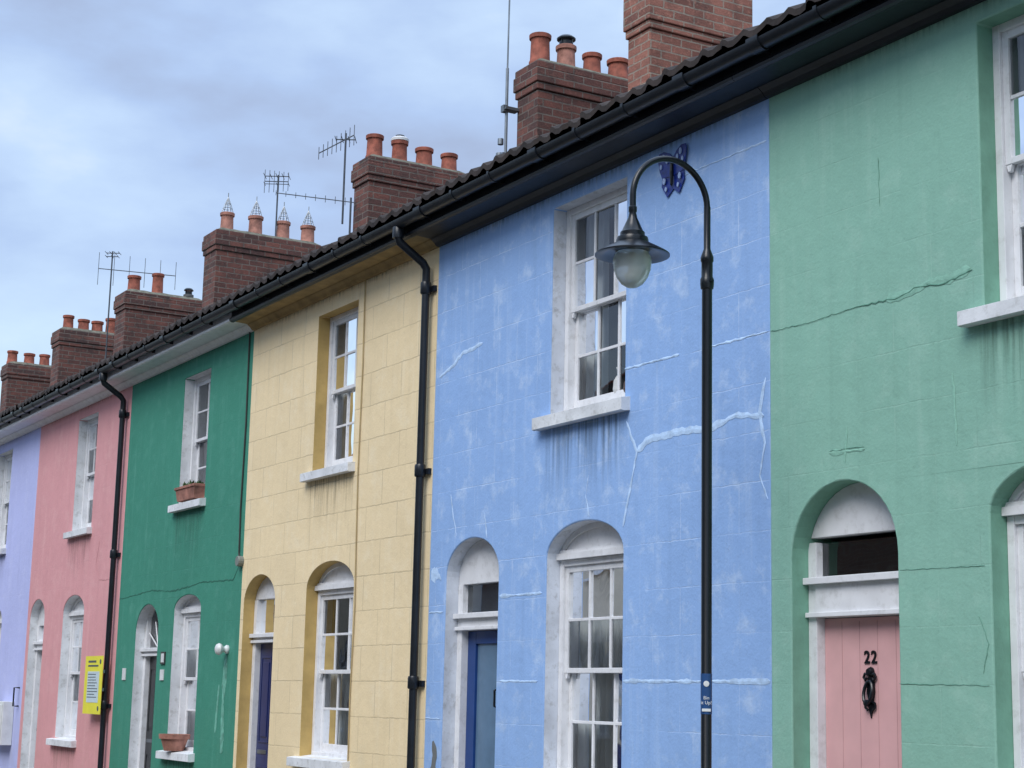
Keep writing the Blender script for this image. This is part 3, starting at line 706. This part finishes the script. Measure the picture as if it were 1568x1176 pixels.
# ------------------------------------------------------------------ TV aerials
def aerial(name,x,y,z0,z1,kind,ang=0):
    e=empty(name); b=B(); b.tube([(x,y,z0),(x,y,z1)],.013,ALU,8)
    ca,sa=math.cos(ang),math.sin(ang)
    def boom(z,l0,l1,n,el,vert=False,r=.005,tip=1.0,dz=0):
        b.tube([(x+ca*l0,y+sa*l0,z),(x+ca*l1,y+sa*l1,z+dz)],r*1.5,ALU,6)
        for i in range(n):
            t=i/(n-1); p=l0+(l1-l0)*t; h=el*(1-(1-tip)*t)/2
            cx,cy=x+ca*p,y+sa*p; zc=z+dz*t
            if vert: b.tube([(cx,cy,zc-h),(cx,cy,zc+h)],r,ALU,5)
            else: b.tube([(cx-sa*h,cy+ca*h,zc),(cx+sa*h,cy-ca*h,zc)],r,ALU,5)
    if kind=='yagi_v':
        boom(z1-.30,-.22,1.08,6,.56,True,.005,.85,-.10); boom(z1-.03,-.10,.12,4,.22,False); boom(z1-.09,-.1,.1,3,.18,False)
    if kind=='log': boom(z1-.10,-.20,.15,6,.36,True,.005,.8); boom(z1-.02,-.2,.16,5,.3,False,.005); boom(z1-.14,-.2,.16,3,.2,False,.004)
    if kind=='yagi': boom(z1-.02,-.10,.32,9,.26,True,.005,.6,-.24); boom(z1-.08,-.12,.12,4,.25,False,.005)
    if kind=='long': boom(z1-.06,-.05,.90,9,.10,True,.004,.6,.10)
    b.obj("mast_and_elements",e); return e
aerial("tv_aerial",-19.55,1.66,7.0,8.88,'yagi_v',math.radians(60))
aerial("tv_aerial",-14.95,2.72,8.1,9.22,'log',math.radians(60))
aerial("tv_aerial",-10.2,1.66,7.2,8.34,'yagi',math.radians(240))
aerial("tv_aerial",-10.0,1.67,7.0,7.48,'long',math.radians(240))
e=empty("radio_mast"); b=B()
b.tube([(-6.20,1.62,6.4),(-6.20,1.62,7.9)],.016,METAL,10); b.tube([(-6.20,1.62,7.85),(-6.18,1.62,9.6)],.009,METAL,8)
for z in (6.95,7.45): b.box(-6.24,-6.14,1.58,1.74,z,z+.03,METAL); b.box(-6.23,-6.17,1.57,1.62,z-.02,z+.05,METAL)
b.lathe([(0,0),(.04,.01),(.04,.07),(0,.08)],(-6.28,1.6,6.95),METAL,12); b.lathe([(0,0),(.03,.01),(.03,.07),(0,.08)],(-6.27,1.6,7.1),METAL,12); b.obj("mast",e)
# ------------------------------------------------------------------ street lamp
sl=empty("street_lamp"); b=B(); px,py=.43,-.80
b.lathe([(.075,0),(.08,.02),(.072,.06),(.072,.9),(.06,.95),(.030,1.0),(.030,3.96),(.037,3.965),(.040,3.99),(.040,4.02),(.033,4.035),(.033,4.12),(.038,4.13),(.038,4.15),(.024,4.19),(.020,4.20),(.020,4.45)],(px,py,0),POST,24)
lx,ly=.40,-1.30; cy_=(py+ly)/2; R=abs(py-ly)/2
pts=[(px+(lx-px)*i/24,cy_+R*math.cos(math.pi*i/24),4.45+R*math.sin(math.pi*i/24)) for i in range(25)]
b.tube(pts,.0185,POST,14)
b.tube([(lx,ly,4.455),(lx,ly,4.37)],.0185,POST,14)
UZ=.012
b.lathe([(r_,z_+UZ) for r_,z_ in [(.019,4.37),(.024,4.365),(.024,4.34),(.020,4.33),(.027,4.30),(.045,4.26),(.060,4.225),(.070,4.215),(.070,4.195),(.088,4.185),(.092,4.17),(.092,4.155),(.15,4.125),(.198,4.098),(.212,4.088),(.212,4.080),(.200,4.078),(.15,4.092),(.10,4.10),(0,4.105)]],(lx,ly,0),POST,40)
b.box(px-.002,px+.05,py-.012,py+.012,4.0,4.01,POST)
b.obj("post_and_shade",sl,smooth=True)
m,N,p=newmat("lamp_globe_glass"); p.inputs['Base Color'].default_value=(.80,.84,.80,1); p.inputs['Roughness'].default_value=.12; p.inputs['Transmission Weight'].default_value=.45; p.inputs['IOR'].default_value=1.2
GL=m
b=B(); b.lathe([(.092,4.11),(.105,4.085),(.110,4.055),(.104,4.01),(.088,3.965),(.06,3.928),(.03,3.910),(0,3.906)],(lx,ly,0),GL,36); b.obj("globe",sl,smooth=True)
b=B(); b.lathe([(.02,4.1),(.02,4.0),(.035,3.99),(.035,3.97),(0,3.96)],(lx,ly,0),WP,14); b.obj("bulb",sl,smooth=True)
b=B(); SB=M("sticker_blue",(.02,.07,.20),.4,var=.05)
b.lathe([(.0316,1.56),(.0316,1.78)],(px,py,0),SB,24)
b.obj("lamp_sticker",sl,smooth=True)
fc=bpy.data.curves.new("sticker_text","FONT"); fc.body="Bin\nit Up!"; fc.size=.026; fc.align_x='CENTER'; fc.materials.append(WP)
ang=math.atan2(-5.8,7.8)
o=bpy.data.objects.new("sticker_text",fc); link(o,sl); o.location=(px+.034*math.cos(ang),py+.034*math.sin(ang),1.64); o.rotation_euler=(math.radians(90),0,ang+math.pi/2)
b=B()
b.lathe([(0,-.0345),(.016,-.034),(.016,-.028)],(0,0,0),WP,14,'Y'); o=b.obj("sticker_logo",sl); o.location=(px,py,1.725); o.rotation_euler=(0,0,ang+math.pi/2)
b=B(); b.box(-.024,.024,-.0335,-.029,1.575,1.59,WP); o=b.obj("sticker_strip",sl); o.location=(px,py,0); o.rotation_euler=(0,0,ang+math.pi/2)
# ------------------------------------------------------------------ ground
ASP=M("asphalt",(.05,.05,.052),.9,var=.25,nscale=3,bump=.8,bscale=80)
PAV=M("paving",(.22,.21,.20),.9,var=.2,nscale=2,bump=.5,bscale=60)
def slab(name,x0,x1,y0,y1,z0,z1,mat,bev=0):
    b=B(); b.box(x0,x1,y0,y1,z0,z1,mat); return b.obj(name,None,bevel=bev)
g=B(); g.raw([(-600,-600,-.13),(600,-600,-.13),(600,600,-.13),(-600,600,-.13)],[(0,1,2,3)],M("ground_earth",(.12,.12,.09),.95,var=.3,nscale=.1)); g.obj("ground")
g=B(); g.raw([(-120,-6.0,-.12),(120,-6.0,-.12),(120,-1.75,-.12),(-120,-1.75,-.12)],[(0,1,2,3)],ASP); g.obj("road")
slab("pavement",-120,120,-1.6,-.03,-.2,0,PAV); slab("kerb",-120,120,-1.75,-1.602,-.2,.003,STONE,.01)
slab("pavement",-120,120,-8.6,-6.15,-.2,0,PAV); slab("kerb",-120,120,-6.148,-6.0,-.2,.003,STONE,.01)
g=B(); YL=M("yellow_line",(.6,.45,.05),.7)
for y in(-2.0,-2.2): g.raw([(-120,y,-.116),(120,y,-.116),(120,y+.08,-.116),(-120,y+.08,-.116)],[(0,1,2,3)],YL)
g.obj("road_marking")
# ------------------------------------------------------------------ world
w=bpy.data.worlds.new("World"); sc.world=w; w.use_nodes=True
N=NT(w.node_tree); N.t.nodes.clear()
sun_el=math.radians(48); 
sv=Vector((.45,-.80,0)).normalized()*math.cos(sun_el)+Vector((0,0,math.sin(sun_el)))
sky=N.n("ShaderNodeTexSky",sky_type='NISHITA'); sky.sun_disc=False; sky.sun_elevation=sun_el; sky.sun_rotation=math.atan2(sv.x,sv.y); sky.dust_density=1.5
bgA=N.n("ShaderNodeBackground",{0:sky.outputs[0],1:.10})
tc=N.n("ShaderNodeTexCoord").outputs['Generated']
mp=N.n("ShaderNodeMapping",{'Vector':tc,'Location':(.35,.1,.0),'Scale':(1,1,2.4),'Rotation':(0,.12,.3)}).outputs[0]
n1=N.noise(mp,3.0,4,.5); n2=N.noise(mp,8.0,5,.55)
nn=N.math('ADD',N.math('MULTIPLY',n1,.68),N.math('MULTIPLY',n2,.32))
cr=N.n("ShaderNodeValToRGB",{0:nn}); el=cr.color_ramp.elements
el[0].position=.37; el[0].color=(.38,.47,.67,1); el[1].position=.66; el[1].color=(.82,.91,1.0,1)
q=el.new(.45); q.color=(.44,.58,.85,1); q=el.new(.54); q.color=(.55,.71,.95,1)
sz=N.n("ShaderNodeSeparateXYZ",{0:tc}).outputs[2]
hb=N.rng(sz,.10,.24,.85,0)
cc=N.mix(hb,cr.outputs[0],(.72,.93,1.02,1))
bri=N.rng(sz,.45,.95,1.18,2.4)
bgB=N.n("ShaderNodeBackground",{0:cc,1:bri})
mx=N.n("ShaderNodeMixShader",{0:.85,1:bgA.outputs[0],2:bgB.outputs[0]})
out=N.n("ShaderNodeOutputWorld"); N.t.links.new(mx.outputs[0],out.inputs[0])
sd=bpy.data.lights.new("sun",'SUN'); sd.energy=2.6; sd.angle=math.radians(35); sd.color=(1,.96,.92)
so=link(bpy.data.objects.new("sun",sd)); so.rotation_euler=sv.to_track_quat('Z','Y').to_euler()
# ------------------------------------------------------------------ camera
cam=bpy.data.cameras.new("camera"); cam.sensor_width=36; cam.lens=2640/1568*36; cam.clip_end=2000; cam.clip_start=.05
co=link(bpy.data.objects.new("camera",cam))
r=Vector((.50437,.86321,.02201)); u=Vector((.14415,-.1093,.9835)); fw=Vector((-.85137,.49288,.17956))
mat=Matrix(((r.x,u.x,-fw.x,8.233),(r.y,u.y,-fw.y,-6.6),(r.z,u.z,-fw.z,1.62),(0,0,0,1)))
co.matrix_world=mat
sc.camera=co
sc.view_settings.view_transform='Standard'; sc.view_settings.look='None'; sc.view_settings.exposure=0
